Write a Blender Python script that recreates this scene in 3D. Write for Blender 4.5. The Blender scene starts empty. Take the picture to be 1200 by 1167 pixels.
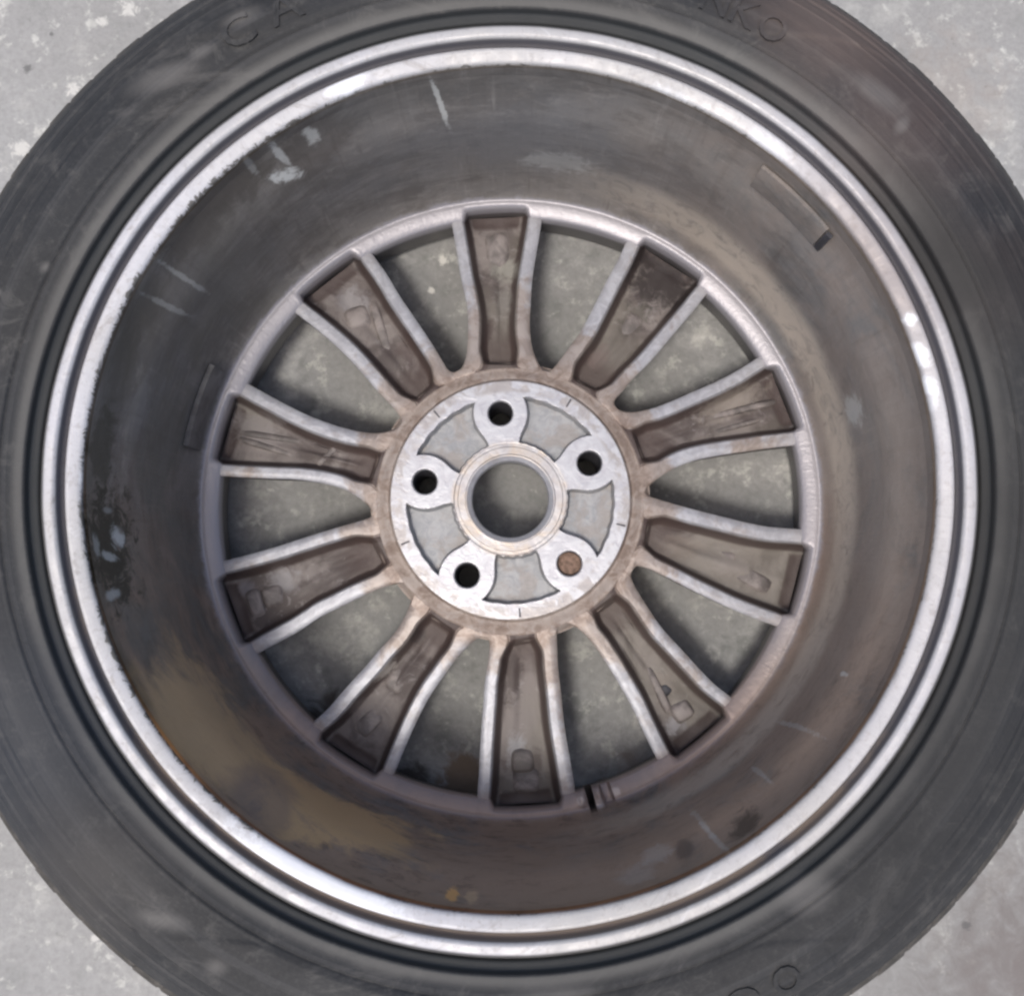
import bpy, bmesh, math, random
import numpy as np
from mathutils import Matrix, Vector
random.seed(4); rng=np.random.default_rng(4)
S=bpy.context.scene; C=S.collection
PI=math.pi; mm=.001; GZ=-.215          # heights below are measured from the rim's lip plane (z=0 there); the floor is 215 mm lower
# ---------------------------------------------------------------- camera
CX,CY,CH,TX,TY,F=2.845,-67.617,590.969,.0923,.0023,1330.2
cam=bpy.data.objects.new('camera',bpy.data.cameras.new('camera')); C.objects.link(cam); S.camera=cam
cam.matrix_world=Matrix.Translation((CX*mm,CY*mm,CH*mm-GZ))@Matrix.Rotation(TX,4,'X')@Matrix.Rotation(TY,4,'Y')
cam.data.sensor_width=36; cam.data.lens=36*F/1200; cam.data.clip_start=.01; cam.data.clip_end=100
S.cycles.filter_width=2.6
# ---------------------------------------------------------------- daylight
SUN_EL,SUN_CW=70,212                    # the sun's elevation, its bearing clockwise from the top of the picture
w=bpy.data.worlds.new('World'); S.world=w; w.use_nodes=True
nt=w.node_tree; bg=nt.nodes['Background']; sk=nt.nodes.new('ShaderNodeTexSky'); sk.sky_type='NISHITA'
sk.sun_disc=False; sk.sun_elevation=math.radians(SUN_EL); sk.sun_rotation=math.radians(SUN_CW)
sk.air_density=1.0; sk.dust_density=4.0; sk.ozone_density=.6
nt.links.new(sk.outputs[0],bg.inputs[0]); bg.inputs[1].default_value=.115
sl=bpy.data.lights.new('sun','SUN'); sl.energy=1.5; sl.angle=math.radians(10); sl.color=(1,.95,.88)
so=bpy.data.objects.new('sun',sl); C.objects.link(so)
a=math.radians(SUN_CW); e=math.radians(SUN_EL)
so.rotation_euler=Vector((math.sin(a)*math.cos(e),math.cos(a)*math.cos(e),math.sin(e))).to_track_quat('Z','Y').to_euler()
so.location=(0,0,3)
S.view_settings.view_transform='Standard'; S.view_settings.look='None'; S.view_settings.gamma=1
S.view_settings.exposure=.35
# ---------------------------------------------------------------- helpers
def unproj(px,py,z):
    "a point traced on the photograph -> its real position (mm) on the plane at height z"
    d=Vector(((px-600)/F,-(py-583.5)/F,-1)); d=Matrix.Rotation(TX,3,'X')@(Matrix.Rotation(TY,3,'Y')@d)
    t=(z-CH)/d.z; return np.array([CX+t*d.x,CY+t*d.y])
def mesh(name,v,f,mat,parent=None,smooth=40,mats=None):
    me=bpy.data.meshes.new(name); me.from_pydata([tuple(p) for p in v],[],[tuple(q) for q in f])
    bm=bmesh.new(); bm.from_mesh(me); bmesh.ops.recalc_face_normals(bm,faces=bm.faces); bm.to_mesh(me); bm.free()
    me.materials.append(mat)
    if smooth: 
        me.polygons.foreach_set('use_smooth',[True]*len(me.polygons)); me.set_sharp_from_angle(angle=math.radians(smooth))
    o=bpy.data.objects.new(name,me); C.objects.link(o)
    if parent: o.parent=parent
    return o
def grid_faces(nr,nc,wrap):
    i=np.arange(nr-1)[:,None]*nc; j=np.arange(nc if wrap else nc-1)[None,:]; k=(j+1)%nc
    return np.stack([i+j,i+k,i+nc+k,i+nc+j],-1).reshape(-1,4)
def W(x,y,z): return np.stack([np.asarray(x)*mm,np.asarray(y)*mm,np.asarray(z)*mm-GZ],-1)
def cw(th,r): return r*np.sin(th),r*np.cos(th)            # angles run clockwise from the top of the picture
def lathe(name,prof,mat,parent,n=360,smooth=40,fn=None,step=None):
    p=np.array(prof,float)
    if step:
        q=[]
        for a,b in zip(p[:-1],p[1:]):
            m=max(1,int(np.hypot(*(b-a))/step)); q+=[a+(b-a)*t/m for t in range(m)]
        p=np.array(q+[p[-1]])
    th=np.linspace(0,2*PI,n,endpoint=False); R=np.repeat(p[:,:1],n,1); Z=np.repeat(p[:,1:],n,1); T=np.repeat(th[None],len(p),0)
    if fn: R,Z=fn(R,Z,T)
    x,y=cw(T,R); return mesh(name,W(x,y,Z).reshape(-1,3),grid_faces(len(p),n,True),mat,parent,smooth)
def smooth01(x,a,b):
    t=np.clip((x-a)/(b-a),0,1); return t*t*(3-2*t)
def catmull(P,n=10):
    P=np.array(P,float); P=np.vstack([2*P[0]-P[1],P,2*P[-1]-P[-2]]); out=[]
    for i in range(1,len(P)-2):
        for t in np.linspace(0,1,n,endpoint=False):
            p0,p1,p2,p3=P[i-1:i+3]
            out.append(.5*((2*p1)+(p2-p0)*t+(2*p0-5*p1+4*p2-p3)*t*t+(3*p1-p0-3*p2+p3)*t**3))
    return np.array(out+[P[-2]])
def resample(P,t):
    d=np.r_[0,np.cumsum(np.hypot(*np.diff(P,axis=0).T))]; d/=d[-1]
    return np.stack([np.interp(t,d,P[:,0]),np.interp(t,d,P[:,1])],-1)
# ---------------------------------------------------------------- materials
class Mat:
    def __init__(s,name,bump=None):
        s.m=bpy.data.materials.new(name); s.m.use_nodes=True; s.t=s.m.node_tree; s.b=s.t.nodes['Principled BSDF']
        s.co=s.t.nodes.new('ShaderNodeTexCoord').outputs['Object']
    def put(s,sock,v):
        if hasattr(v,'is_output'): s.t.links.new(v,sock)
        else: sock.default_value=(*v,1) if isinstance(v,tuple) and len(v)==3 and sock.type=='RGBA' else v
    def node(s,ty,ins,out=0,**kw):
        n=s.t.nodes.new(ty)
        for k,v in kw.items(): setattr(n,k,v)
        for k,v in ins.items(): s.put(n.inputs[k],v)
        return n.outputs[out]
    def math(s,op,a,b=0.,c=0.,clamp=False): return s.node('ShaderNodeMath',{0:a,1:b,2:c},operation=op,use_clamp=clamp)
    def vec(s,op,a,b=(0,0,0),out=0): return s.node('ShaderNodeVectorMath',{0:a,1:b},out,operation=op)
    def noise(s,scale,detail=4,rough=.55,v=None,dist=0.):
        return s.node('ShaderNodeTexNoise',{'Vector':v or s.co,'Scale':scale,'Detail':detail,'Roughness':rough,'Distortion':dist})
    def ss(s,x,a,b):
        return s.node('ShaderNodeMapRange',{0:x,1:a,2:b,3:0.,4:1.},interpolation_type='SMOOTHSTEP')
    def mix(s,f,a,b,mode='MIX'):
        n=s.t.nodes.new('ShaderNodeMix'); n.data_type='RGBA'; n.blend_type=mode
        s.put(n.inputs[0],f); s.put(n.inputs[6],a); s.put(n.inputs[7],b); return n.outputs[2]
    def radial(s):
        q=s.node('ShaderNodeSeparateXYZ',{0:s.co}); n=q.node
        flat=s.node('ShaderNodeCombineXYZ',{0:n.outputs[0],1:n.outputs[1],2:0.})
        s.x,s.y,s.z=n.outputs[0],n.outputs[1],n.outputs[2]
        s.r=s.vec('LENGTH',flat,out=1); s.dir=s.vec('NORMALIZE',flat)
        s.rv=s.node('ShaderNodeCombineXYZ',{0:s.r,1:s.z,2:0.})
    def spot(s,px,py,z,rad,warp=.5,soft=.5,wn=None,stretch=None):
        "a patch of its own ragged shape; centre traced from the photograph, size in mm"
        x,y=unproj(px,py,z); c=(x*mm,y*mm)
        dx=s.math('SUBTRACT',s.x,c[0]); dy=s.math('SUBTRACT',s.y,c[1])
        if stretch:
            an,k=stretch; ca,sa=math.cos(an),math.sin(an)
            u=s.math('ADD',s.math('MULTIPLY',dx,ca),s.math('MULTIPLY',dy,sa)); v=s.math('SUBTRACT',s.math('MULTIPLY',dy,ca),s.math('MULTIPLY',dx,sa))
            dx=s.math('DIVIDE',u,k); dy=v
        d=s.math('SQRT',s.math('ADD',s.math('MULTIPLY',dx,dx),s.math('MULTIPLY',dy,dy)))
        n=wn if wn is not None else s.wn
        d=s.math('ADD',s.math('DIVIDE',d,rad*mm),s.math('MULTIPLY',s.math('SUBTRACT',n,.5),warp*4))
        return s.ss(d,1.,1.-soft)
    def bspot(s,px,py,rt,rz,rot=0.,warp=.4,soft=.6,wn=None):
        "a patch on the inside of the barrel, sizes as they show in the photograph (pixels along and across the wall)"
        z=-40.
        for _ in range(60):
            p=unproj(px,py,z); z+=(np.hypot(*p)-np.interp(-z,[8,24,43,64,112,150,163],[225.7,223.6,218.4,214.9,214.1,211.6,206]))*1.2; z=max(min(z,-8),-163)
        al=math.atan2(p[0],p[1]); tx,ty=math.cos(al),-math.sin(al)
        dt=s.math('MULTIPLY',s.math('ADD',s.math('MULTIPLY',s.math('SUBTRACT',s.x,p[0]*mm),tx),s.math('MULTIPLY',s.math('SUBTRACT',s.y,p[1]*mm),ty)),1950.)
        dz=s.math('MULTIPLY',s.math('SUBTRACT',s.z,z*mm-GZ),720.)
        far=s.ss(s.math('ADD',s.math('MULTIPLY',s.x,p[0]),s.math('MULTIPLY',s.y,p[1])),0.,.5)
        ca,sa=math.cos(rot),math.sin(rot)
        u=s.math('DIVIDE',s.math('ADD',s.math('MULTIPLY',dt,ca),s.math('MULTIPLY',dz,sa)),rt); v=s.math('DIVIDE',s.math('SUBTRACT',s.math('MULTIPLY',dz,ca),s.math('MULTIPLY',dt,sa)),rz)
        d=s.math('SQRT',s.math('ADD',s.math('MULTIPLY',u,u),s.math('MULTIPLY',v,v)))
        d=s.math('ADD',d,s.math('MULTIPLY',s.math('SUBTRACT',wn if wn is not None else s.wn,.5),warp*4))
        return s.math('MULTIPLY',s.ss(d,1.,1.-soft),far)
    def done(s,col,rough=.6,metal=0.,bumps=(),spec=.5):
        s.put(s.b.inputs['Base Color'],col); s.put(s.b.inputs['Roughness'],rough); s.put(s.b.inputs['Metallic'],metal)
        s.put(s.b.inputs['Specular IOR Level'],spec)
        nrm=None
        for h,dist,st in bumps:
            i={'Height':h,'Distance':dist,'Strength':st}
            if nrm is not None: i['Normal']=nrm
            nrm=s.node('ShaderNodeBump',i)
        if nrm is not None: s.put(s.b.inputs['Normal'],nrm)
        return s.m
def mat_ground():
    s=Mat('concrete_floor'); s.radial(); s.wn2=s.noise(170,5,.7,dist=1.); s.wn=s.noise(55,6,.65,dist=.8)
    big=s.noise(3.2,5,.6); mid=s.noise(26,8,.68,dist=.15); fine=s.noise(240,4,.7); pat=s.noise(62,7,.68)
    c=s.mix(s.ss(big,.38,.62),(.355,.352,.346),(.395,.395,.392))
    c=s.mix(s.math('MULTIPLY',s.ss(mid,.52,.62),s.math('ADD',.35,s.math('MULTIPLY',s.ss(s.r,.3,.2),.45))),c,(.55,.545,.52))
    c=s.mix(s.math('MULTIPLY',s.ss(mid,.47,.34),s.math('ADD',.3,s.math('MULTIPLY',s.ss(s.r,.3,.2),.4))),c,(.25,.26,.25))
    c=s.mix(s.math('MULTIPLY',s.ss(pat,.55,.66),.7),c,(.66,.66,.62))
    c=s.mix(s.math('MULTIPLY',s.ss(pat,.38,.30),.45),c,(.17,.18,.17))
    c=s.mix(s.math('MULTIPLY',s.ss(fine,.35,.7),.3),c,(.2,.2,.19))
    # floor under the wheel darkened, its shade put into the colour, tan mud near the valve side, reddish tint with a soft shadow painted in bottom right, red soil along the tyre's upper right
    c=s.mix(s.math('MULTIPLY',s.spot(600,590,-215,235,.25,.35),.85),c,s.mix(1.,c,(.68,.69,.695),'MULTIPLY'))
    c=s.mix(s.math('MULTIPLY',s.spot(545,915,-215,24,.5,.5),.85),c,(.20,.145,.10))
    c=s.mix(s.math('MULTIPLY',s.spot(395,850,-215,26,.5,.6),.8),c,(.05,.035,.025))  # here and next: dark outer ends of lower openings, shade painted on the floor
    c=s.mix(s.math('MULTIPLY',s.spot(478,920,-215,20,.4,.5),.8),c,(.045,.035,.025))
    c=s.mix(s.math('MULTIPLY',s.spot(740,905,-215,20,.5,.8),.5),c,(.25,.2,.17))
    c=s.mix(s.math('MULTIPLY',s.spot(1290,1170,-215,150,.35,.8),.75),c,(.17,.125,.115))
    c=s.mix(s.math('MULTIPLY',s.spot(1180,1130,-215,210,.3,1.),.55),c,(.2,.195,.19))  # wide grey patch: the soft shadow, painted on the floor
    c=s.mix(s.math('MULTIPLY',s.spot(1110,110,-215,60,.5,.9),.22),c,(.42,.33,.27))
    for px,py,r in ((170,90,9),(85,105,6),(150,10,8),(120,25,5),(1140,160,4),(110,1100,4),(25,175,8),(505,340,3),(575,343,2.5),(520,305,4)):
        c=s.mix(s.math('MULTIPLY',s.spot(px,py,-215,r,.8,.6,wn=s.wn2),.7),c,(.72,.71,.67))
    for px,py,r in ((32,80,4),(1133,1085,4),(60,40,2)): c=s.mix(s.math('MULTIPLY',s.spot(px,py,-215,r,.8,.6,wn=s.wn2),.7),c,(.12,.12,.12))
    return s.done(c,.85,0,[(mid,.002,.25),(fine,.0006,.35),(pat,.001,.25)],.3)
def mat_tyre():
    s=Mat('tyre_rubber'); s.radial(); s.wn=s.noise(14,5,.6)
    ring=s.noise(900,3,.6,s.rv); ring2=s.noise(140,3,.55,s.rv); cl=s.noise(9,5,.6); rad=s.noise(30,4,.6,s.dir); fine=s.noise(420,3,.7); sc=s.noise(55,8,.75,dist=.6)
    c=s.mix(s.ss(cl,.35,.65),(.020,.022,.026),(.031,.031,.032))
    c=s.mix(s.math('MULTIPLY',s.ss(ring2,.45,.60),.5),c,(.062,.062,.064))
    c=s.mix(s.math('MULTIPLY',s.ss(ring,.45,.7),.4),c,(.018,.02,.023))
    c=s.mix(s.math('MULTIPLY',s.ss(sc,.52,.66),.5),c,(.10,.097,.092))
    c=s.mix(s.math('MULTIPLY',s.ss(sc,.47,.36),.5),c,(.016,.017,.019)); c=s.mix(s.math('MULTIPLY',s.ss(s.noise(38,7,.75,s.vec('ADD',s.vec('MULTIPLY',s.dir,(.14,.14,0.)),s.rv)),.54,.68),.45),c,(.115,.11,.105))
    c=s.mix(s.math('MULTIPLY',s.ss(fine,.45,.75),.15),c,(.11,.107,.1))
    c=s.mix(s.math('MULTIPLY',s.math('MULTIPLY',s.ss(s.r,.2526,.2545),s.ss(s.r,.262,.255)),.6),c,(.16,.155,.145))   # dust ring on the bead edge
    c=s.mix(s.math('MULTIPLY',s.ss(s.r,.2530,.2526),.9),c,(.034,.037,.039))
    c=s.mix(s.math('MULTIPLY',s.spot(1060,160,-20,95,.3,1.),.5),c,(.13,.095,.085))
    c=s.mix(s.math('MULTIPLY',s.spot(960,30,0,60,.3,1.),.6),c,(.15,.115,.10))
    c=s.mix(s.math('MULTIPLY',s.spot(1150,330,-10,70,.3,1.),.5),c,(.05,.034,.03))
    c=s.mix(s.math('MULTIPLY',s.spot(1085,290,5,45,.4,1.,stretch=(-.9,1.6)),.8),c,(.016,.015,.015)); c=s.mix(s.math('MULTIPLY',s.spot(60,880,5,120,.3,1.),.5),c,(.034,.039,.05))
    c=s.mix(s.math('MULTIPLY',s.spot(1140,580,5,150,.3,1.,stretch=(1.5,1.8)),.75),c,(.022,.022,.022))  # right sidewall darkened here and below, its shaded side put into colour
    c=s.mix(s.math('MULTIPLY',s.spot(1080,880,5,130,.3,1.),.5),c,(.026,.026,.027))
    c=s.mix(s.math('MULTIPLY',s.spot(120,1020,5,60,.4,1.),.35),c,(.10,.09,.08))
    for px,py,r,st in ((200,92,12,(.35,3)),(238,65,7,(.5,2)),(190,1075,9,(-.25,3)),(285,25,8,(.5,2.5)),(1030,115,11,(-.6,3)),(1020,905,14,(.7,4)),(1080,800,10,(.85,5)),(945,1045,14,(.3,1.6)),(1055,150,6,(1,1.6)),(55,315,5,(1,1.4)),(0,345,4,(0,1)),(255,1130,9,(0,1.4)),(660,1165,12,(0,4))):
        c=s.mix(s.math('MULTIPLY',s.spot(px,py,6,r*.8,.35,.9,stretch=st),.4),c,(.21,.2,.19))
    tr=s.ss(s.r,.316,.324)
    c=s.mix(s.math('MULTIPLY',tr,s.math('MULTIPLY',s.ss(sc,.35,.6),.5)),c,(.19,.185,.16))
    ro=s.node('ShaderNodeMapRange',{0:cl,1:.3,2:.7,3:.55,4:.75})
    return s.done(c,ro,0,[(ring,.0006,.25),(ring2,.0015,.2),(sc,.0006,.35),(fine,.0003,.35),(rad,.0005,.1)],.4)
def mat_barrel():
    s=Mat('grimy_rim_barrel'); s.radial(); s.wn=s.noise(26,8,.72,dist=.6); s.wn2=s.noise(110,6,.75,dist=1.)
    tv=s.node('ShaderNodeCombineXYZ',{0:s.vec('MULTIPLY',s.dir,(.12,.12,0)),1:0.,2:0.}) if 0 else s.vec('ADD',s.vec('MULTIPLY',s.dir,(.10,.10,0.)),s.node('ShaderNodeCombineXYZ',{0:0.,1:0.,2:s.z}))
    ga=s.noise(42,8,.72,tv,.3); gb=s.noise(130,7,.75,tv,.3); gc=s.noise(16,8,.7,dist=.8)
    sv=s.vec('ADD',s.vec('MULTIPLY',s.dir,(.5,.5,0.)),s.node('ShaderNodeCombineXYZ',{0:0.,1:0.,2:s.math('MULTIPLY',s.z,.22)})); st_=s.noise(60,6,.7,sv)
    w2=s.noise(60,6,.7,dist=1.); cl=s.noise(7,6,.6); rad=s.noise(26,5,.65,s.dir); rad2=s.noise(120,3,.6,s.dir); ring=s.noise(130,4,.6,s.rv); ring2=s.noise(800,2,.6,s.rv); fine=s.noise(350,4,.7)
    c=s.mix(s.ss(cl,.35,.65),(.17,.17,.172),(.195,.182,.17))
    c=s.mix(s.math('MULTIPLY',s.ss(ring,.45,.7),.35),c,(.25,.24,.225))
    c=s.mix(s.math('MULTIPLY',s.ss(rad,.52,.72),.25),c,(.29,.28,.27))
    c=s.mix(s.math('MULTIPLY',s.ss(rad,.45,.3),.35),c,(.12,.11,.10))
    c=s.mix(s.math('MULTIPLY',s.ss(ring2,.5,.7),.15),c,(.11,.10,.10))
    c=s.mix(s.math('MULTIPLY',s.ss(w2,.62,.75),.3),c,(.34,.32,.3))
    c=s.mix(s.math('MULTIPLY',s.ss(ga,.54,.40),.5),c,(.085,.078,.073))
    c=s.mix(s.math('MULTIPLY',s.ss(gb,.52,.66),.45),c,(.30,.285,.27))
    c=s.mix(s.math('MULTIPLY',s.ss(st_,.57,.70),.4),c,(.33,.315,.30))
    c=s.mix(s.math('MULTIPLY',s.ss(st_,.44,.32),.4),c,(.085,.075,.07))
    # brown brake dust below, blue-grey tint above, pale lit arc on the right painted into the colour
    lower=s.ss(s.y,.06,-.14); c=s.mix(s.math('MULTIPLY',s.math('MULTIPLY',lower,s.ss(gc,.30,.55)),.85),c,(.34,.235,.17)); c=s.mix(s.math('MULTIPLY',s.math('MULTIPLY',lower,s.ss(gb,.5,.36)),.6),c,(.115,.078,.058))
    c=s.mix(s.math('MULTIPLY',s.math('MULTIPLY',s.ss(s.x,.03,.18),s.ss(gc,.35,.6)),.55),c,(.29,.24,.21))  # right wall lightened in the colour, its sheen over the brown
    c=s.mix(s.math('MULTIPLY',s.math('MULTIPLY',s.ss(s.x,-.08,-.2),s.ss(gc,.62,.42)),.45),c,(.13,.125,.105))
    c=s.mix(s.math('MULTIPLY',s.bspot(600,165,260,60,0,.3,1.),.45),c,(.165,.178,.198))
    c=s.mix(s.math('MULTIPLY',s.bspot(240,850,120,62,0,.55,.6),.75),c,(.56,.39,.22))
    c=s.mix(s.math('MULTIPLY',s.bspot(400,960,120,42,.12,.55,.5),.85),c,(.60,.40,.21))
    c=s.mix(s.math('MULTIPLY',s.bspot(310,930,45,30,0,.6,.5),.6),c,(.22,.17,.15))
    c=s.mix(s.math('MULTIPLY',s.bspot(700,1010,220,30,0,.3,1.),.45),c,(.25,.17,.13))
    c=s.mix(s.math('MULTIPLY',s.bspot(1030,620,260,60,0,.4,1.),.35),c,(.30,.275,.25)); c=s.mix(s.math('MULTIPLY',s.bspot(760,1010,330,60,0,.5,1.),.45),c,(.36,.26,.19))
    lit_arc=s.math('MULTIPLY',s.math('MULTIPLY',s.ss(s.z,.118,.095),s.ss(s.z,.058,.075)),s.math('MULTIPLY',s.ss(s.x,.0,.15),s.ss(w2,.25,.55)))  # light on the lower right wall, painted as a pale band
    c=s.mix(s.math('MULTIPLY',lit_arc,.75),c,(.58,.51,.43))
    c=s.mix(s.math('MULTIPLY',s.bspot(150,400,130,14,0,.5,.6),.6),c,(.085,.078,.065))
    c=s.mix(s.math('MULTIPLY',s.bspot(265,215,150,22,0,.6,.6),.7),c,(.08,.07,.062))
    c=s.mix(s.math('MULTIPLY',s.bspot(370,165,60,25,0,.6,.6),.55),c,(.09,.08,.075))
    c=s.mix(s.math('MULTIPLY',s.bspot(125,640,75,20,0,.8,.5,wn=s.wn2),.9),c,(.045,.042,.032))
    c=s.mix(s.math('MULTIPLY',s.bspot(118,520,50,12,0,.7,.4),.7),c,(.06,.058,.045))
    c=s.mix(s.math('MULTIPLY',s.bspot(115,820,60,12,0,.5,.6),.5),c,(.10,.085,.06))
    c=s.mix(s.math('MULTIPLY',s.bspot(872,968,30,12,.2,.5,.7,wn=s.wn2),.8),c,(.06,.045,.035))
    c=s.mix(s.math('MULTIPLY',s.bspot(880,640,120,30,0,.5,.9),.3),c,(.2,.13,.1))
    c=s.mix(s.math('MULTIPLY',s.bspot(230,330,150,40,0,.6,.7),.45),c,(.11,.105,.10))
    c=s.mix(s.math('MULTIPLY',s.bspot(500,110,200,14,0,.5,.8),.5),c,(.10,.10,.10))
    c=s.mix(s.math('MULTIPLY',s.bspot(800,995,14,7,.2,.6,.7),.6),c,(.07,.055,.05))
    for px,py,a,b,ro_,k in ((336,206,22,5,-.2,.8),(326,178,6,14,.3,.55),(365,160,10,8,0,.5),(139,630,15,5,0,.75),(129,652,8,5,.6,.6),(112,640,16,4,0,.45),(131,697,9,6,-.7,.55),(516,122,4,24,.35,.6),(127,598,5,4,0,.3),
        (215,325,4,30,.2,.3),(200,360,4,26,.3,.25),(930,850,4,34,.15,.28),(890,905,4,22,0,.25),(840,985,4,30,.2,.25),(820,960,4,22,.1,.2),(990,790,4,4,0,.5),(1000,480,25,14,0,.45),(770,1000,22,8,0,.2),(745,1025,30,10,0,.15),(270,165,5,20,.1,.25),(655,190,60,12,0,.25)):
        c=s.mix(s.math('MULTIPLY',s.bspot(px,py,a,b,ro_,.55,.55,wn=s.wn2),k),c,(.62,.64,.63))
    c=s.mix(s.math('MULTIPLY',s.bspot(530,1049,8,8,0,.5,.5,wn=s.wn2),.85),c,(.75,.42,.16))
    c=s.mix(s.math('MULTIPLY',s.bspot(553,1051,9,7,0,.5,.5,wn=s.wn2),.6),c,(.60,.42,.26))
    led=s.ss(s.math('ADD',s.r,s.math('MULTIPLY',w2,.006)),.2120,.2095)
    led=s.math('MULTIPLY',led,s.ss(s.z,.0665,.0575))
    clean=s.math('ADD',s.math('MULTIPLY',s.ss(s.y,-.14,-.02),.5),.35)
    c=s.mix(s.math('MULTIPLY',led,clean),c,(.36,.35,.38))
    c=s.mix(s.math('MULTIPLY',s.math('MULTIPLY',led,s.ss(s.y,-.08,-.15)),.55),c,(.34,.26,.23))
    for px,py,r_ in ((680,938,3.5),(703,941,4),(722,927,4)): c=s.mix(s.math('MULTIPLY',s.spot(px,py,-164,r_,.4,.6,wn=s.wn2),.7),c,(.55,.49,.46))
    c=s.mix(s.math('MULTIPLY',s.ss(s.z,.046,.040),.8),c,(.06,.055,.05))
    met=s.math('MULTIPLY',led,.3)
    ro=s.node('ShaderNodeMapRange',{0:led,1:0.,2:1.,3:.5,4:.36})
    return s.done(c,ro,met,[(ring2,.0004,.3),(w2,.001,.25),(fine,.0005,.5),(rad2,.0004,.2),(gb,.0008,.3),(cl,.004,.2)],.32)
def mat_lip():
    s=Mat('bare_rim_flange'); s.radial(); s.wn=s.noise(20,6,.65,dist=.4)
    w2=s.noise(55,6,.7,dist=1.); w3=s.noise(300,4,.7); rad=s.noise(55,5,.7,s.dir); rad2=s.noise(260,3,.6,s.dir); ring2=s.noise(1500,2,.6,s.rv); cl=s.noise(5,4,.6)
    c=s.mix(s.ss(cl,.35,.65),(.56,.56,.59),(.51,.50,.49))
    c=s.mix(s.math('MULTIPLY',s.ss(rad,.46,.3),.3),c,(.42,.41,.42))
    c=s.mix(s.math('MULTIPLY',s.ss(rad2,.55,.75),.2),c,(.8,.8,.82))
    c=s.mix(s.math('MULTIPLY',s.ss(w3,.52,.68),.4),c,(.33,.31,.30)); fv=s.noise(70,7,.75,s.vec('ADD',s.vec('MULTIPLY',s.dir,(.16,.16,0.)),s.rv)); c=s.mix(s.math('MULTIPLY',s.ss(fv,.56,.68),.55),c,(.30,.275,.26)); c=s.mix(s.math('MULTIPLY',s.ss(fv,.42,.34),.5),c,(.70,.70,.71))
    c=s.mix(s.math('MULTIPLY',s.ss(s.x,.0,.24),.22),c,(.45,.41,.39))
    c=s.mix(s.math('MULTIPLY',s.spot(1010,310,-5,60,.25,1.,stretch=(-.95,1.6)),.75),c,(.27,.225,.21))
    # groove behind the ridge: dark, with browner patches towards the bottom
    gr=s.math('MULTIPLY',s.ss(s.r,.2342,.2348),s.ss(s.r,.2388,.2381))
    c=s.mix(s.math('MULTIPLY',gr,.93),c,(.065,.063,.075)); c=s.mix(s.math('MULTIPLY',s.ss(s.r,.2435,.2452),.85),c,(.07,.07,.07))
    c=s.mix(s.math('MULTIPLY',s.math('MULTIPLY',gr,s.ss(s.math('ADD',s.wn,s.math('MULTIPLY',s.y,-1.5)),.6,.85)),.6),c,(.24,.19,.15))
    # ragged grime edge towards the barrel
    ed=s.math('ADD',s.r,s.math('MULTIPLY',s.math('SUBTRACT',s.noise(95,6,.75,dist=1.5),.5),s.math('ADD',.006,s.math('MULTIPLY',s.ss(s.x,-.05,-.18),.008))))
    side=s.ss(s.x,.02,-.15)
    ed=s.math('SUBTRACT',ed,s.math('MULTIPLY',side,.0006))
    gm=s.ss(ed,.2262,.2255)
    c=s.mix(s.math('MULTIPLY',gm,.9),c,(.10,.095,.085))
    for px,py,r,st,k in ((1066,374,5,(1.2,1.),.85),(1078,416,6,(-1.1,1.5),.9),(1089,452,5,(-1.1,1.5),.85),(1091,474,5,(-1.3,1.2),.4),(405,98,8,(.45,2.),.9),(780,120,9,(-.4,3.),.6),(900,170,8,(-.7,2.),.4),(375,1033,19,(-.5,3.6),.9),(102,560,5,(1.5,4.),.8)):  # white chips at the right; the others are highlights painted into the colour
        c=s.mix(s.math('MULTIPLY',s.math('MULTIPLY',s.spot(px,py,-5,r,.35,.6,stretch=st,wn=s.noise(140,5,.7)),s.ss(s.r,.2345,.2335)),k),c,(.84,.86,.90))
    ro=s.math('ADD',s.math('MULTIPLY',gm,.25),s.node('ShaderNodeMapRange',{0:w2,1:.35,2:.65,3:.42,4:.68}))
    met=s.math('SUBTRACT',.22,s.math('ADD',s.math('MULTIPLY',gm,.5),s.math('MULTIPLY',gr,.5)),clamp=True)
    return s.done(c,ro,met,[(w3,.0004,.35),(w2,.0012,.25),(rad2,.0003,.25),(ring2,.0002,.3)],.5)
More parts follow.
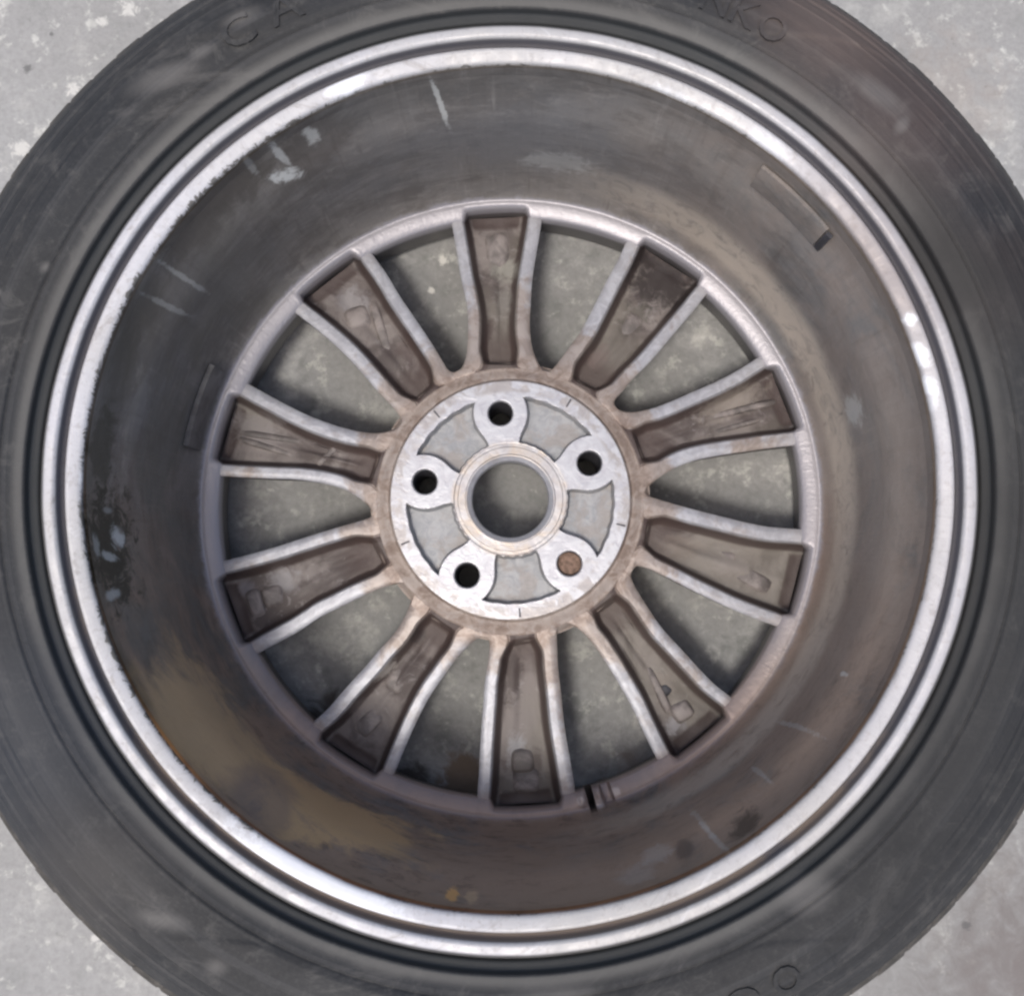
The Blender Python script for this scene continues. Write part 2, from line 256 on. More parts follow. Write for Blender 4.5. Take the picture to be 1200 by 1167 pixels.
def mat_spoke():
    s=Mat('cast_spoke_alloy'); s.radial(); s.wn=s.noise(40,5,.65,dist=.5)
    at=s.t.nodes.new('ShaderNodeAttribute'); at.attribute_name='part'; fl=at.outputs['Fac']      # 1 on the flanges, 0 in the cast hollow
    cl=s.noise(22,5,.6,dist=.6); w2=s.noise(75,6,.7,dist=1.2); fine=s.noise(500,4,.7); br=s.noise(9,4,.5)
    hol=s.mix(s.ss(cl,.42,.58),(.095,.078,.075),(.215,.19,.18))
    hol=s.mix(s.math('MULTIPLY',s.ss(w2,.56,.68),.5),hol,(.33,.31,.305))
    hol=s.mix(s.math('MULTIPLY',s.ss(w2,.42,.3),.5),hol,(.085,.065,.06))
    hol=s.mix(s.math('MULTIPLY',s.ss(br,.5,.62),.5),hol,(.215,.20,.17))
    wl=s.math('MULTIPLY',s.ss(fl,.04,.28),s.ss(fl,.9,.3)); hol=s.mix(s.math('MULTIPLY',wl,.85),hol,(.07,.05,.047)); hol=s.mix(s.math('MULTIPLY',s.ss(s.math('ADD',s.r,s.math('MULTIPLY',cl,.03)),.140,.118),.7),hol,(.075,.052,.047))  # pocket walls and outer ends: shade put into the colour; inner ends darker too
    wf=s.noise(130,5,.7,dist=.8)
    for px,py,r_,st,k,cc in ((590,312,13,(0,1.),.8,(.30,.295,.265)),(590,350,8,(1.57,2.),.5,(.26,.25,.23)),(412,352,14,(-.9,1.3),.6,(.30,.29,.30)),(300,500,14,(-.2,2.2),.55,(.27,.25,.245)),(330,680,11,(.2,1.3),.7,(.31,.30,.31)),(285,690,8,(0,1),.5,(.27,.26,.28)),(605,885,9,(1.57,2.),.75,(.36,.36,.37)),(452,782,6,(.9,2.),.8,(.46,.43,.40)),(420,830,9,(.7,1),.5,(.24,.21,.20)),(795,850,8,(.8,1.3),.75,(.35,.34,.35)),(780,800,7,(-.9,2),.4,(.26,.225,.20)),(860,470,12,(.4,3.),.6,(.27,.24,.21)),(860,665,10,(-.2,2.),.6,(.26,.235,.22)),(800,640,10,(-.2,2.),.4,(.24,.2,.17)),
        (775,325,30,(-.6,1.4),.95,(.035,.028,.028)),(745,370,11,(.9,1.6),.6,(.085,.08,.065)),(700,420,8,(.9,1.6),.5,(.16,.12,.11)),(600,790,10,(1.5,2.5),.75,(.05,.036,.034)),(492,745,6,(.9,1.5),.7,(.04,.032,.032)),(480,410,12,(-.9,1.3),.5,(.075,.05,.045)),(430,300,8,(.5,2.),.5,(.08,.07,.07)),(540,300,4,(1.4,5.),.6,(.09,.07,.06)),(573,390,4,(1.35,4.),.6,(.07,.045,.042)),(630,900,5,(1.57,3.),.6,(.075,.055,.05)),(830,440,8,(.4,2),.4,(.11,.08,.07))):
        hol=s.mix(s.math('MULTIPLY',s.spot(px,py,-173,r_,.5,.7,stretch=st,wn=wf),k),hol,cc)
    clean=s.mix(s.ss(w2,.4,.62),(.37,.375,.41),(.47,.48,.52)); clean=s.mix(s.math('MULTIPLY',s.ss(s.noise(60,7,.75),.52,.64),.45),clean,(.30,.27,.26))
    dirty=s.mix(s.ss(w2,.4,.6),(.27,.225,.20),(.36,.315,.29))
    dm=s.math('ADD',s.math('MULTIPLY',s.math('SUBTRACT',s.wn,.5),3.),s.math('MULTIPLY',s.ss(s.r,.135,.098),1.25))
    dm=s.math('ADD',dm,s.math('MULTIPLY',s.math('SUBTRACT',s.noise(11,2,.5),.5),4.))
    flc=s.mix(s.math('MULTIPLY',s.ss(dm,.35,.95),.92),clean,dirty)
    cast=s.mix(s.ss(s.noise(110,5,.7,dist=1.),.38,.6),(.245,.19,.16),(.37,.31,.275)); cast=s.mix(s.math('MULTIPLY',s.ss(s.noise(35,5,.7),.48,.36),.5),cast,(.17,.125,.105)); cast=s.mix(s.math('MULTIPLY',s.ss(s.noise(60,5,.65,dist=.5),.5,.62),.5),cast,(.42,.38,.36))
    flc=s.mix(s.ss(s.math('ADD',s.r,s.math('MULTIPLY',s.wn,.012)),.108,.098),flc,cast)
    flc=s.mix(s.math('MULTIPLY',s.ss(s.r,.187,.197),.7),flc,s.mix(s.ss(s.y,-.13,-.02),(.36,.30,.275),(.43,.42,.44)))
    c=s.mix(s.ss(fl,.5,.95),hol,flc)
    c=s.mix(s.ss(fl,-.1,-.9),c,(.055,.048,.042))  # opening side walls: grime and edge shade in one dark colour
    met=s.math('MULTIPLY',s.ss(fl,0.,1.),.3)
    ro=s.node('ShaderNodeMapRange',{0:fl,1:0.,2:1.,3:.62,4:.45})
    return s.done(c,ro,met,[(w2,.0015,.35),(fine,.0004,.4),(cl,.003,.35)],.45)
def mat_hub():
    s=Mat('machined_hub_alloy'); s.radial(); s.wn=s.noise(60,5,.65,dist=.5)
    at=s.t.nodes.new('ShaderNodeAttribute'); at.attribute_name='part'; k=at.outputs['Fac']      # 1 machined face, .5 recess, 0 cast shoulder
    w2=s.noise(110,5,.7,dist=1.); fine=s.noise(700,3,.7); ring=s.noise(1600,2,.5,s.rv)
    face=s.mix(s.ss(w2,.35,.6),(.44,.44,.475),(.52,.53,.56))
    face=s.mix(s.math('MULTIPLY',s.ss(w2,.62,.72),.3),face,(.5,.49,.48))
    dust=s.math('MULTIPLY',s.ss(s.r,.0400,.0365),s.ss(s.r,.0272,.0290))
    face=s.mix(s.math('MULTIPLY',dust,s.math('ADD',.25,s.math('MULTIPLY',s.ss(s.wn,.4,.62),.6))),face,(.50,.43,.36))
    edge=s.math('MULTIPLY',s.ss(s.r,.069,.0725),s.ss(s.wn,.46,.56)); face=s.mix(s.math('MULTIPLY',edge,.7),face,(.33,.30,.285)); face=s.mix(s.math('MULTIPLY',s.ss(s.noise(45,7,.75,dist=.8),.54,.66),.45),face,(.36,.33,.31))
    rec=s.mix(s.ss(w2,.35,.65),(.26,.27,.285),(.36,.365,.375)); rec=s.mix(s.math('MULTIPLY',s.ss(s.wn,.46,.62),.55),rec,(.27,.235,.21))
    cast=s.mix(s.ss(w2,.38,.6),(.245,.19,.16),(.37,.31,.275)); cast=s.mix(s.math('MULTIPLY',s.ss(s.noise(35,5,.7),.48,.36),.5),cast,(.17,.125,.105)); cast=s.mix(s.math('MULTIPLY',s.ss(s.wn,.5,.62),.5),cast,(.42,.38,.36))
    c=s.mix(s.ss(k,.0,.45),cast,rec); c=s.mix(s.ss(k,.55,1.),c,face)
    met=s.math('MULTIPLY',s.ss(k,.2,1.),.5)
    ro=s.node('ShaderNodeMapRange',{0:k,1:0.,2:1.,3:.6,4:.36})
    return s.done(c,ro,met,[(w2,.0008,.3),(fine,.0003,.3),(ring,.0001,.3)],.5)
def mat_plain(name,col,rough=.7,metal=0.,var=.35,sc=90,bd=.0012):
    s=Mat(name); n=s.noise(sc,5,.65,dist=.6); f=s.noise(500,3,.7)
    dk=tuple(x*(1-var) for x in col); lt=tuple(min(1,x*(1+var)) for x in col)
    return s.done(s.mix(s.ss(n,.35,.65),dk,lt),rough,metal,[(n,bd,.4),(f,.0004,.4)])
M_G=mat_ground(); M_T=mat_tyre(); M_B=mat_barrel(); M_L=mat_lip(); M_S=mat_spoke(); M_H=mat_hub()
M_TD=mat_plain('tread_rubber',(.085,.078,.07),.75,0,.4,60); M_W=mat_plain('dull_zinc_weight',(.13,.13,.135),.5,.3,.2); M_D=mat_plain('caked_brown_dirt',(.21,.14,.105),.95,0,.4,300)
M_P=mat_plain('cast_pad_alloy',(.19,.168,.16),.6,0,.4,60)
M_TP=mat_plain('dark_weight_end',(.05,.05,.06),.6)
# ---------------------------------------------------------------- the floor: one sheet, slightly uneven near the wheel
n=161; u=np.linspace(-1,1,n); q=np.sign(u)*(abs(u)*.55+abs(u)**5*2.0)
X,Y=np.meshgrid(q,q,indexing='ij'); Z=.0006*np.sin(X*31+Y*13)*np.cos(Y*27-X*9)-.0006
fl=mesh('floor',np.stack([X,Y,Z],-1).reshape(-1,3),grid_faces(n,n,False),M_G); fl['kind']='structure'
# ---------------------------------------------------------------- the wheel
wheel=bpy.data.objects.new('car_wheel',None); C.objects.link(wheel); wheel.empty_display_size=.3
wheel['label']='used alloy car wheel lying face down on concrete, dirty inner side and tyre showing'; wheel['category']='wheel'
# --- tyre
side=[(243,-24),(245.5,-12),(247,-5),(248.2,-2.6),(250.8,-1.9),(252.3,-.9),(252.8,2.6),(253.3,4.1),(257,5.4),(261,7.2),(263.3,8),(263.8,7.4),(264.4,7.5),(264.9,8.4),(272,9.4),(279,9.8),(288,8.8),(296,6.3),(297,6.4),(297.6,5.2),(303,2.6),(304,1.6),(305,1.5),(306,1.7),(308.6,-.2),(309.4,-.2),(310,-1.6),(311,-2.2),(314.2,-5.6),(315.6,-7.6),(316.2,-9.6),(317.2,-12.5)]
PR=np.array(side,float)
def surf(r): return np.interp(r,PR[7:,0],PR[7:,1])
def rib(T,c,wid): 
    d=(T-c+PI)%(2*PI)-PI; return d
def tyre_fn(R,Z,T):
    out=np.zeros_like(R)
    for c in (0,PI):                      # raised lettering panel across the top, and its twin across the bottom, each ending in a curved point
        d=np.abs((T-c+PI)%(2*PI)-PI); r1=266+37*smooth01(d,math.radians(26),math.radians(44))
        out+=smooth01(R,r1,r1+1.1)*smooth01(R,303.5,302.5)*(d<math.radians(44.5))*.8
    for c in (PI/2,-PI/2):
        d=np.abs((T-c+PI)%(2*PI)-PI)
        for rr in (289,293.5): out-=.55*np.exp(-((R-rr)/.7)**2)*smooth01(d,.75,.7)
    for k,a in enumerate(np.linspace(0,2*PI,9)[:-1]):    # fine scuffs and dents
        d=(T-a-.3+PI)%(2*PI)-PI; out-=.5*np.exp(-(d/.05)**2-((R-283-6*math.sin(k*2.1))/5)**2)
    Z=Z+np.where((R>255)&(R<318),out,0)
    return R,Z
bot=[(r,-205.5-z) for r,z in PR[::-1]]
tread=[(317.6,-16),(326,-30),(327.3,-38),(328,-50),(328.6,-70),(328.6,-92)]; tread2=[(r,-205.5-z) for r,z in tread[::-1]]
tyre=lathe('tyre',side+tread[:1],M_T,wheel,720,55,tyre_fn,step=.8)
tyre['label']='worn black rubber tyre with dusty sidewall'
base=[(316.4,-9.6),(320.9,-15.2),(324.3,-24),(326.3,-36.6),(327.3,-50),(327.3,-92),(326,-155),(322,-177),(320,-184)]
lathe('tread_base',base,M_TD,tyre,360,50)
lathe('lower_sidewall',[(320,-184)]+bot,M_T,tyre,360,50,step=4)
# shoulder tread blocks: one mesh shared by all
bp=[(315.9,-8.2),(318.4,-10.6),(321.8,-15.4),(325.2,-24),(327.1,-37),(328,-50),(328.5,-68)]
v=[];NB=112;hw=math.radians(360/NB*.5*.93)
for th in (-hw,-hw*.9,hw*.9,hw):
    for i,(r,z) in enumerate(bp):
        rr=r-(.6 if abs(th)==hw else 0); x,y=cw(th+.004*i,rr); v.append(W(x,y,z))
    for r,z in ((318,-68),(314.5,-20)): x,y=cw(th,r); v.append(W(x,y,z))
m=len(bp)+2; f=[]
for c in range(3):
    for i in range(m): f.append((c*m+i,c*m+(i+1)%m,(c+1)*m+(i+1)%m,(c+1)*m+i))
f+=[tuple(range(m)),tuple(range(3*m,4*m))]
blk=mesh('tread_block',v,f,M_TD,tyre,30)
for k in range(1,NB):
    o=blk.copy(); C.objects.link(o); o.parent=tyre; o.rotation_euler=(0,0,2*PI*k/NB+random.uniform(-.0025,.0025))
    o.scale=(1-random.uniform(0,.0022),)*2+(1,)
lathe('tread_rib',[(328.4,-74),(328.8,-76),(328.8,-129),(328.4,-131),(324,-132)],M_TD,tyre,240,30)
# raised letters on the sidewall, tops pointing outwards
def letter(ch,deg,r0,h,wdt,rise=1.15):
    cu=bpy.data.curves.new('t','FONT'); cu.body=ch; cu.size=1; cu.extrude=.5; cu.offset=.012; cu.resolution_u=3
    to=bpy.data.objects.new('t',cu); C.objects.link(to); dg=bpy.context.evaluated_depsgraph_get(); dg.update()
    me=bpy.data.meshes.new_from_object(to.evaluated_get(dg)); bpy.data.objects.remove(to); bpy.data.curves.remove(cu)
    bm=bmesh.new(); bm.from_mesh(me); bmesh.ops.triangulate(bm,faces=bm.faces); bmesh.ops.subdivide_edges(bm,edges=[e for e in bm.edges if e.calc_length()>.15],cuts=2)
    xs=[q.co.x for q in bm.verts]; ys=[q.co.y for q in bm.verts]; x0,x1,y0,y1=min(xs),max(xs),min(ys),max(ys)
    for q in bm.verts:
        r=r0+(q.co.y-y0)/(y1-y0)*h; th=math.radians(deg)+((q.co.x-x0)/(x1-x0)-.5)*wdt/r0
        x,y=cw(th,r); q.co=W(x,y,float(surf(r))+.8+(rise if q.co.z>0 else -1.5)).tolist()
    bmesh.ops.recalc_face_normals(bm,faces=bm.faces); bm.to_mesh(me); bm.free(); me.name='raised_letter'; me.materials.clear(); me.materials.append(M_T)
    o=bpy.data.objects.new('raised_letter',me); C.objects.link(o); o.parent=tyre
for ch,deg,r0,h,wd in (('A',-25.9,269,17,19),('C',-31.6,269,17,17),('N',23.6,269,15,15),('K',27.1,269,15,14),('O',30.6,269,15,15),('O',151.5,281,14,14),('C',156,281,14,14)): letter(ch,deg,r0,h,wd)
# --- rim: flange lip and barrel
lip=[(247.5,-16),(247.2,-6),(246.4,-2.2),(245.5,-.6),(244.4,.05),(242.5,.3),(240.4,.15),(239.3,-.2),(238.5,-1.4),(238.1,-3.6),(237.4,-6),(236.3,-6.8),(235.4,-6.2),(234.8,-4.6),(234.2,-3.8),(233.2,-3.5),(230.5,-4.1),(228.,-4.9),(227.0,-5.5),(226.4,-6.4),(226.1,-8.)]
def lip_fn(R,Z,T):
    k=smooth01(R,240,245)*smooth01(R,248,246)
    dz=.35*np.sin(T*37)*np.sin(T*11)*smooth01(R,237,240)
    w_=smooth01(R,229,226); R=R+w_*(.3*np.sin(T*7+1)*np.sin(T*3)+.12*np.sin(T*47)*np.sin(T*13))
    return R,Z+dz*.5
l=lathe('rim_flange',lip,M_L,wheel,1080,50,lip_fn,step=.7); l['label']='bare silver flange edge of the rim with a dark groove'
SL=math.atan2(*unproj(693,940,-165))%(2*PI); SL2=math.atan2(*unproj(714,938,-165))%(2*PI)
spk=[]; 
# window outlines: (origin x, origin y, zoom), side before the tip, tip, side after the tip (clockwise order)
WIN=[((420,240,5.835),[(100,340),(200,480),(290,630),(400,790),(500,940),(585,1080)],[(612,1122),(655,1142),(700,1118)],[(735,1030),(745,900),(745,750),(725,620),(695,480),(665,300),(640,150)]),
((600,240,5.835),[(205,115),(175,300),(145,480),(130,680),(125,850),(145,990),(185,1085)],[(212,1128),(240,1140),(268,1125)],[(310,1080),(390,970),(470,860),(560,690),(650,510),(725,370),(775,262)]),
((710,310,5.835),[(690,205),(590,330),(480,460),(370,590),(300,670),(190,780),(110,875)],[(65,925),(62,965),(95,993)],[(180,1005),(300,985),(440,935),(600,865),(750,800),(900,722),(1032,638)]),
((750,470,5.835),[(1052,305),(900,322),(750,343),(600,365),(480,385),(370,410),(260,450),(140,520),(70,575)],[(38,603),(35,625),(60,645)],[(160,678),(300,718),(450,758),(600,795),(750,832),(900,858),(1090,872)]),
((730,650,5.835),[(1052,492),(900,438),(750,378),(600,308),(450,235),(330,172),(200,110),(130,85)],[(90,82),(62,110),(60,160)],[(110,260),(180,370),(270,500),(380,620),(500,750),(620,875),(742,972)]),
((620,720,4.86),[(725,822),(650,670),(580,520),(500,380),(430,265),(360,165),(290,92),(240,62)],[(205,52),(172,68),(161,110)],[(161,160),(168,300),(185,450),(205,640),(235,820),(265,1005)]),
((420,730,5.305),[(733,1112),(745,950),(755,750),(770,550),(782,380),(800,260),(812,160)],[(808,110),(785,88),(755,92)],[(700,130),(620,212),(540,320),(450,450),(370,600),(290,780),(213,968)]),
((290,670,5.835),[(425,1042),(540,940),(680,780),(800,650),(900,530),(1000,420),(1070,310),(1110,210)],[(1130,130),(1115,90),(1070,82)],[(1000,90),(900,120),(760,180),(620,250),(500,310),(350,408),(200,490),(52,573)]),
((245,510,5.835),[(83,860),(250,818),(450,762),(650,697),(850,635),(1000,592),(1080,567)],[(1112,550),(1115,525),(1098,495)],[(1060,458),(1000,415),(900,365),(780,332),(600,305),(400,298),(200,288),(57,280)]),
((280,330,5.835),[(52,690),(200,772),(350,852),(500,922),(650,977),(800,1017),(930,1032),(1040,1014)],[(1100,985),(1112,962),(1100,925)],[(1050,860),(960,765),(860,650),(750,528),(640,422),(500,305),(385,216)])]
def ztop(r): return -154-(r-84)*(11/111)
wins=[]
for (ox,oy,zf),A,T,B in WIN:
    def cv(P):
        out=[]
        for x,y in P:
            z=-158.
            for _ in range(3): p=unproj(ox+x/zf,oy+y/zf,z); z=ztop(np.hypot(*p))
            out.append(p)
        return out
    full=catmull(cv(A)+cv(T)+cv(B),8); r=np.hypot(full[:,0],full[:,1]); i=int(np.argmin(r))
    wins.append((full[:i+1][::-1],full[i:]))           # each: tip -> outer
def ang(p): return math.atan2(p[0],p[1])
sectors=[]
rng2=random.Random(7)
for k in range(10):
    L=wins[k][1]; Rr=wins[(k+1)%10][0]                 # left edge = clockwise side of this window, right edge = the next one's near side
    def ext(P):
        tip=P[0]; a0=ang(tip); r0=np.hypot(*tip); o=P[-1]; ao=ang(o)
        inn=[np.array(cw(a0,rr)) for rr in np.linspace(81,r0,5)[:-1]]
        rl=np.hypot(*o); out=[np.array(cw(ao,rr)) for rr in (rl+2,204)] if rl<201 else [np.array(cw(ao,204))]
        return np.array(inn),np.array(out)
    iL,oL=ext(L); iR,oR=ext(Rr); t=np.linspace(0,1,64)**1.25
    PL=np.vstack([iL,resample(L,t),resample(oL,np.linspace(0,1,4))[0:]]); PRr=np.vstack([iR,resample(Rr,t),resample(oR,np.linspace(0,1,4))[0:]])
    V=[];F_=[];part=[]
    nc=None; rows=len(PL)
    ph=rng2.uniform(0,6); style=rng2.random()
    for ri_,(a,b) in enumerate(zip(PL,PRr)):
        ev=float(smooth01(np.array(float(ri_)),4,9)); wd=np.hypot(*(b-a)); rm=np.hypot(*((a+b)/2)); 
        fw=9.2 if wd>34 else wd*.27
        fw=fw*(1+.55*smooth01(np.array(rm),104,88)); fwL=fw*(1.05 if k%2 else .92); fwR=fw*(.95 if k%2 else 1.05)
        pd=13.5*float(smooth01(np.array(rm),90.5,96))+3.5*float(smooth01(np.array(rm),100,190))
        pr=[(2.2,-34,-1),(.8,-4,-1),(.25,-1.0,.8),(1.3,-.1,1),(fwL*.5,.15,1),(fwL-1.,-.1,1),(fwL-.1,-1.,.9),(fwL+1.6,-pd*.42-.5,.3),(fwL+3.6,-pd*.88-.5,.3),(fwL+5.4,-pd-.6,.05)]
        prR=[(d*1.,z,q) for d,z,q in pr]; prR=[(2.2,-34,-1),(.8,-4,-1),(.25,-1.0,.8),(1.3,-.1,1),(fwR*.5,.15,1),(fwR-1.,-.1,1),(fwR-.1,-1.,.9),(fwR+1.6,-pd*.42-.5,.3),(fwR+3.6,-pd*.88-.5,.3),(fwR+5.4,-pd-.6,.05)]
        pr[:4]=[(2.2*ev,-29,-1),(.8*ev,-4,-1 if ev>.3 else 1),(.25*ev,-1.0*ev,.8 if ev>.3 else 1),(1.3,-.1*ev,1)]; prR[:4]=pr[:4]
        mid=[]
        d0,d1=fwL+5.4,wd-fwR-5.4; pe=.3*float(smooth01(np.array(rm),190,195))
        for q in np.linspace(0,1,16)[1:-1]:
            d=d0+(d1-d0)*q; h=-pd-.6
            crease=1.9*math.exp(-((q-.5-.1*math.sin(ph))/.13)**2)*(1 if style>.45 else -1)
            h+=float(smooth01(np.array(rm),96,118))*float(smooth01(np.array(rm),200,188))*(crease+.6*math.sin(rm*.13+ph)+.5*math.sin(q*9+ph+rm*.06))
            mid.append((d,h-1.0*float(smooth01(np.array(rm),190,196)),pe))
        cr=pr+mid+[(wd-d,z,q) for d,z,q in prR[::-1]]
        row=[]
        for d,h,q in cr:
            p=a+(b-a)*(d/wd); r=np.hypot(*p); ed=1 if q>.5 else 0
            row.append(W(p[0],p[1],ztop(max(min(r,197),84))-.12*(r>195)-4.5*float(smooth01(np.array(r),87.2,82.5))+h)); part.append(q)
        nc=len(cr); V+=row
    F_=[tuple(x) for x in grid_faces(rows,nc,False)]
    F_+=[(i*nc,(i+1)*nc,(i+1)*nc+nc-1,i*nc+nc-1) for i in range(rows-1)]
    F_.append(tuple(range((rows-1)*nc,rows*nc)))
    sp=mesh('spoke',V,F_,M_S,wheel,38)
    at=sp.data.attributes.new('part','FLOAT','POINT'); at.data.foreach_set('value',part)
    # cast pads and dimples on the floor of the hollow
    iO=rows-5; cm=(PL+PRr)/2
    def pad(rf,off,lx,ly,hz,rot=0,name='casting_pad',mat=None):
        i=min(range(rows),key=lambda j:abs(np.hypot(*cm[j])-rf)); a,b=PL[i],PRr[i]; p=cm[i]+(b-a)/np.hypot(*(b-a))*off
        al=math.atan2(*cm[i])+rot; zf_=ztop(rf)-17.2
        er=np.array([math.sin(al),math.cos(al)]); et=np.array([math.cos(al),-math.sin(al)])
        vs=[];n8=[]
        for lev,(sc,zz) in enumerate(((1.25,-1.5),(1.,hz-.7),(.75,hz))):
            for j in range(16):
                th=2*PI*j/16; ex=np.sign(math.cos(th))*abs(math.cos(th))**.5; ey=np.sign(math.sin(th))*abs(math.sin(th))**.5
                w_=p+er*ex*lx/2*sc+et*ey*ly/2*sc; vs.append(W(w_[0],w_[1],zf_+zz))
        fs=[(l_*16+j,l_*16+(j+1)%16,(l_+1)*16+(j+1)%16,(l_+1)*16+j) for l_ in (0,1) for j in range(16)]+[tuple(range(32,48))]
        return mesh(name,vs,fs,mat or M_P,sp,50)
    # order of spokes clockwise from the top one
    SP={0:[(178,0,20,15,1.6,0)],1:[(148,0,15,10,.9,0)],2:[(168,-4,44,4,2.4,.12),(160,6,34,3,2.2,.1)],3:[(168,4,26,10,2.0,.2),(150,-3,14,10,1.5,0)],
        4:[(181,-2,11,12,2.6,.1),(158,3,30,5,2.5,.25)],5:[(172,1,14,13,2.4,0),(184,-1,14,15,1.6,0)],6:[(176,2,18,11,2.0,.2),(140,2,16,12,3.,0)],7:[(172,0,12,12,2.4,.1),(186,0,9,17,1.8,0)],
        8:[(165,4,42,4,2.2,-.1),(165,-4,42,4,2.2,.05)],9:[(166,-3,13,15,2.2,.3),(150,4,34,6,2.6,.35)]}
    for P_ in SP[k]: pad(*P_)
    if k==4: pad(163,-1,7,7,.9,0,'casting_dimple',M_TP)
    if k==8: pad(128,0,4,17,4.2,.55)
    al,ar=ang(L[-1]),ang(Rr[-1]); sectors.append((al,ar,9.2/195))
# barrel with the ledge the spokes grow out of; its inner edge follows each window and steps outwards over each hollow
def rin(T):
    o=np.full_like(T,194.8)
    for k,(al,ar,fw) in enumerate(sectors):
        w_=(ar-al)%(2*PI); d=(T-al)%(2*PI); d=np.where(d>PI,d-2*PI,d)
        o=o+6.3*smooth01(d,fw*.85,fw*1.35)*smooth01(w_-d,fw*.85,fw*1.35)
    return o
bar=[(226.1,-7.6),(225.3,-10.5),(224.6,-16),(223.6,-24),(221.8,-33),(218.4,-43),(215.9,-53),(214.9,-64),(214.5,-90),(214.1,-112),(213.7,-128),(212.9,-141),(211.6,-150),(210.0,-156),(208.4,-160),(207.2,-162),(206.2,-162.7),(205.2,-162.5),(203.8,-162.6)]
def bar_fn(R,Z,T):
    ri=rin(T[0])
    # last rows are placed by hand below
    n_=R.shape[0]; base=n_-7
    seq=[(.8,-162.9),(.45,-163.7),(.12,-164.8),(0,-165.8),(-.15,-172),(.0,-200)]
    for j,(q,z) in enumerate(seq):
        i=base+1+j; R[i]=ri+q*(203.8-ri)*1.0 if q>=0 else ri+q*3; Z[i]=z
        if j==5: R[i]=ri+3
    R=R+smooth01(-Z,15,40)*smooth01(-Z,150,120)*(.35*np.sin(T*9+1)*np.sin(T*5)+.15*np.sin(T*31))
    # valve slot cut through the ledge, and a shallower channel beside it
    d=(T-SL+PI)%(2*PI)-PI; s_=np.abs(d)<math.radians(.62); low=R<209.3
    R=np.where(s_&low,209.3,R); 
    d2=(T-SL2+PI)%(2*PI)-PI; c2=smooth01(np.abs(d2),math.radians(1.15),math.radians(.6))*(R<208)
    Z=Z-5*c2
    kn=0
    for off in (-1.75,1.45):
        dd=(d-math.radians(off))/math.radians(.85); kn=kn+np.exp(-dd**2-((R-198)/6)**2)
    Z=Z+2.2*kn*(Z>-168)
    return R,Z
b_=lathe('rim_barrel',bar+[(203.8,-162.6)]*6,M_B,wheel,1800,50,bar_fn); b_['label']='deep inner barrel of the rim, brown with brake dust and mud'
lathe('front_flange',[(224,-6),(226,-40),(222,-120),(226,-180),(236,-196),(238,-204),(230,-206),(214,-202),(200,-200),(198,-200)],M_B,wheel,240,50)
# --- hub: machined mounting face with five bolt bosses, five recesses and the centre bore
nr,nth=260,1440
rr=np.r_[np.linspace(24.8,34,50),np.linspace(34,78.0,170)[1:],np.linspace(78.0,93,42)[1:]]; th=np.linspace(0,2*PI,nth,endpoint=False)
Rg,Tg=np.meshgrid(rr,th,indexing='ij'); BA=math.radians(-6.5)
Xg,Yg=cw(Tg,Rg); Zg=np.full_like(Rg,-147.); part=np.ones_like(Rg)
bd=np.full_like(Rg,1e9)
for k in range(5):
    bx,by=cw(BA+k*2*PI/5,57.); bd=np.minimum(bd,np.hypot(Xg-bx,Yg-by))
cap=np.full_like(Rg,1e9)
for k in range(5):
    a_=BA+k*2*PI/5; al_=Xg*math.sin(a_)+Yg*math.cos(a_); cap=np.where(al_>0,np.minimum(cap,np.abs(Xg*math.cos(a_)-Yg*math.sin(a_))-10.2),cap)
kk=3.; e1=np.exp(-(bd-18.6)/kk)+np.exp(-cap/kk); sm=-kk*np.log(e1)
sd=np.minimum.reduce([Rg-37.4,68.3-Rg,sm+1.0])                      # >0 inside a recess
q=smooth01(sd+.25*np.sin(Tg*40),-.1,1.7); Zg-=9.*q; part=np.where(sd>0.2,.5,part);
hole=7.95-bd; hq=smooth01(hole,-.9,.1); Zg-=1.0*hq; hq=smooth01(hole,.05,.45); Zg-=42*hq; part=np.where(hole>.3,.5,part)
Zg=np.where(Rg>77.9,-147-3.6*smooth01(Rg,77.9,80.4)-3.5*smooth01(Rg,80,88)-7*smooth01(Rg,87.5,93),Zg); part=np.where(Rg>78.2,0,part)
Zg=np.where((Rg>34)&(Rg<37),Zg-.6*smooth01(Rg,34,34.6)*smooth01(Rg,37,36.4),Zg)
Zg+=.8*smooth01(Rg,29.6,29.0); Zg-=np.clip(28.4-Rg,0,9)*.75
Zg-=smooth01(Rg,25.5,24.8)*1.5
bx,by=cw(BA+2*2*PI/5,57.); plug=np.hypot(Xg-bx,Yg-by)<8.2
vv=W(Xg,Yg,Zg).reshape(-1,3); bore=W(*cw(th,np.full(nth,29.5)),np.full(nth,-200.)); vv=np.vstack([bore,vv])
ff=grid_faces(nr+1,nth,True)
keep=np.r_[np.ones(nth,bool),~((hole.reshape(-1)>.55))]; ff=ff[keep[ff].all(1)]
assert len(rr)==nr,len(rr)
used=np.unique(ff); mp=np.full(len(vv),-1); mp[used]=np.arange(len(used))
hub=mesh('hub',vv[used],mp[ff],M_H,wheel,30); hub['label']='machined silver mounting hub with five bolt holes round an open bore'
pa=np.r_[np.full(nth,.5),part.reshape(-1)][used]
at=hub.data.attributes.new('part','FLOAT','POINT'); at.data.foreach_set('value',pa.astype(float))
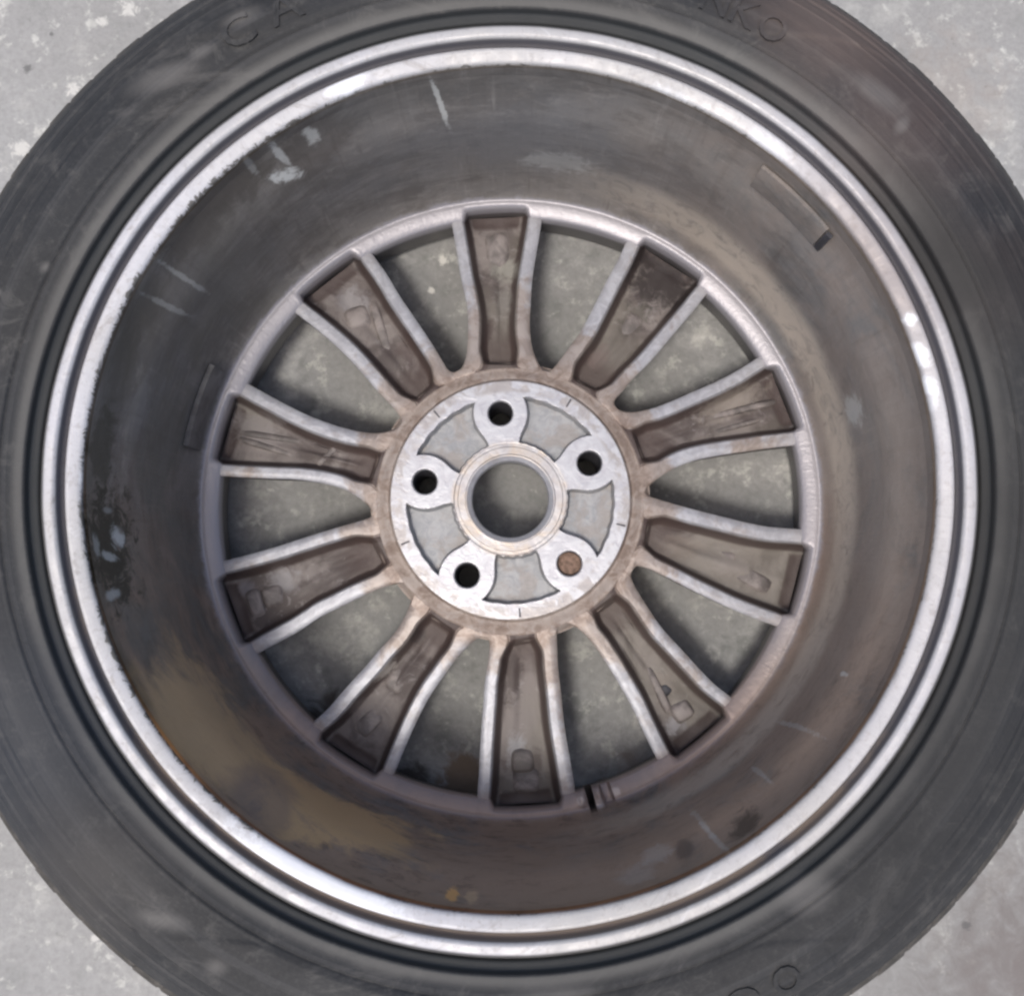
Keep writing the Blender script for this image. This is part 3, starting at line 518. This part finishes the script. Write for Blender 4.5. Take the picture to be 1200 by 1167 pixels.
def disc(name,x,y,r,z0,z1,mat,parent,n=28,dome=.4):
    vs=[];
    for rad_,z in ((r,z0),(r,z1-dome),(r*.8,z1-.1),(r*.4,z1)):
        for j in range(n): vs.append(W(x+rad_*math.cos(2*PI*j/n),y+rad_*math.sin(2*PI*j/n),z+(.25*math.sin(j*2.7) if rad_<r else 0)))
    fs=[(l_*n+j,l_*n+(j+1)%n,(l_+1)*n+(j+1)%n,(l_+1)*n+j) for l_ in range(3) for j in range(n)]+[tuple(range(3*n,4*n))]
    return mesh(name,vs,fs,mat,parent,50)
d_=disc('dirt_plug',bx,by,7.9,-165,-152,M_D,hub); d_['label']='brown dirt filling the lower right bolt hole'
# bolt-hole sleeves so each hole is a real tube
for k in range(5):
    cx_,cy_=cw(BA+k*2*PI/5,57.); vs=[]
    for rad_,z in ((7.42,-150),(7.3,-192),(12,-192),(14,-160)):
        for j in range(36): vs.append(W(cx_+rad_*math.cos(2*PI*j/36),cy_+rad_*math.sin(2*PI*j/36),z))
    mesh('bolt_sleeve',vs,[(l_*36+j,l_*36+(j+1)%36,(l_+1)*36+(j+1)%36,(l_+1)*36+j) for l_ in range(3) for j in range(36)],M_TP,hub,40)
# small cast-in index ticks round the face, one beyond each recess
for k in range(5):
    a_=BA+(k+.5)*2*PI/5+.03; vs=[]
    for z in (-149,-146.75):
        for r_,t_ in ((71,-.006),(71,.006),(77,.008),(77,-.008)): x,y=cw(a_+t_,r_); vs.append(W(x,y,z))
    mesh('index_mark',vs,[(0,1,2,3),(4,5,6,7),(0,1,5,4),(1,2,6,5),(2,3,7,6),(3,0,4,7)],M_TP,hub,0)
# --- stick-on balance weights
def weight(a0,a1,r0,z0,z1,th_,mat,name,label,segs=1,r1=None):
    r1=r1 if r1 is not None else r0
    n_=14; vs=[]
    for i in range(n_+1):
        t=a0+(a1-a0)*i/n_
        for r_,z in ((r0+.5,z0),(r0-th_+.4,z0+.0),(r0-th_,z0-1),(r1-th_,z1+1),(r1-th_+.4,z1),(r1+.5,z1)):
            x,y=cw(t,r_); vs.append(W(x,y,z))
    fs=[(i*6+j,i*6+(j+1)%6,(i+1)*6+(j+1)%6,(i+1)*6+j) for i in range(n_) for j in range(6)]+[tuple(range(6)),tuple(range(n_*6,n_*6+6))]
    o=mesh(name,vs,fs,mat,b_,35)
    if label:o['label']=label
    return o
D=math.radians
weight(D(279),D(294),212.4,-132,-154,3.2,M_W,'balance_weight','grey stick-on balance weight low on the left of the barrel',r1=210.5)
weight(D(39),D(52),222.6,-17,-38,1.8,M_B,'balance_weight','flat grey balance weight strip high on the upper right of the barrel',r1=219.5)
weight(D(52.2),D(53.2),222.3,-19,-37,2.0,M_TP,'weight_end',None,r1=219.5)
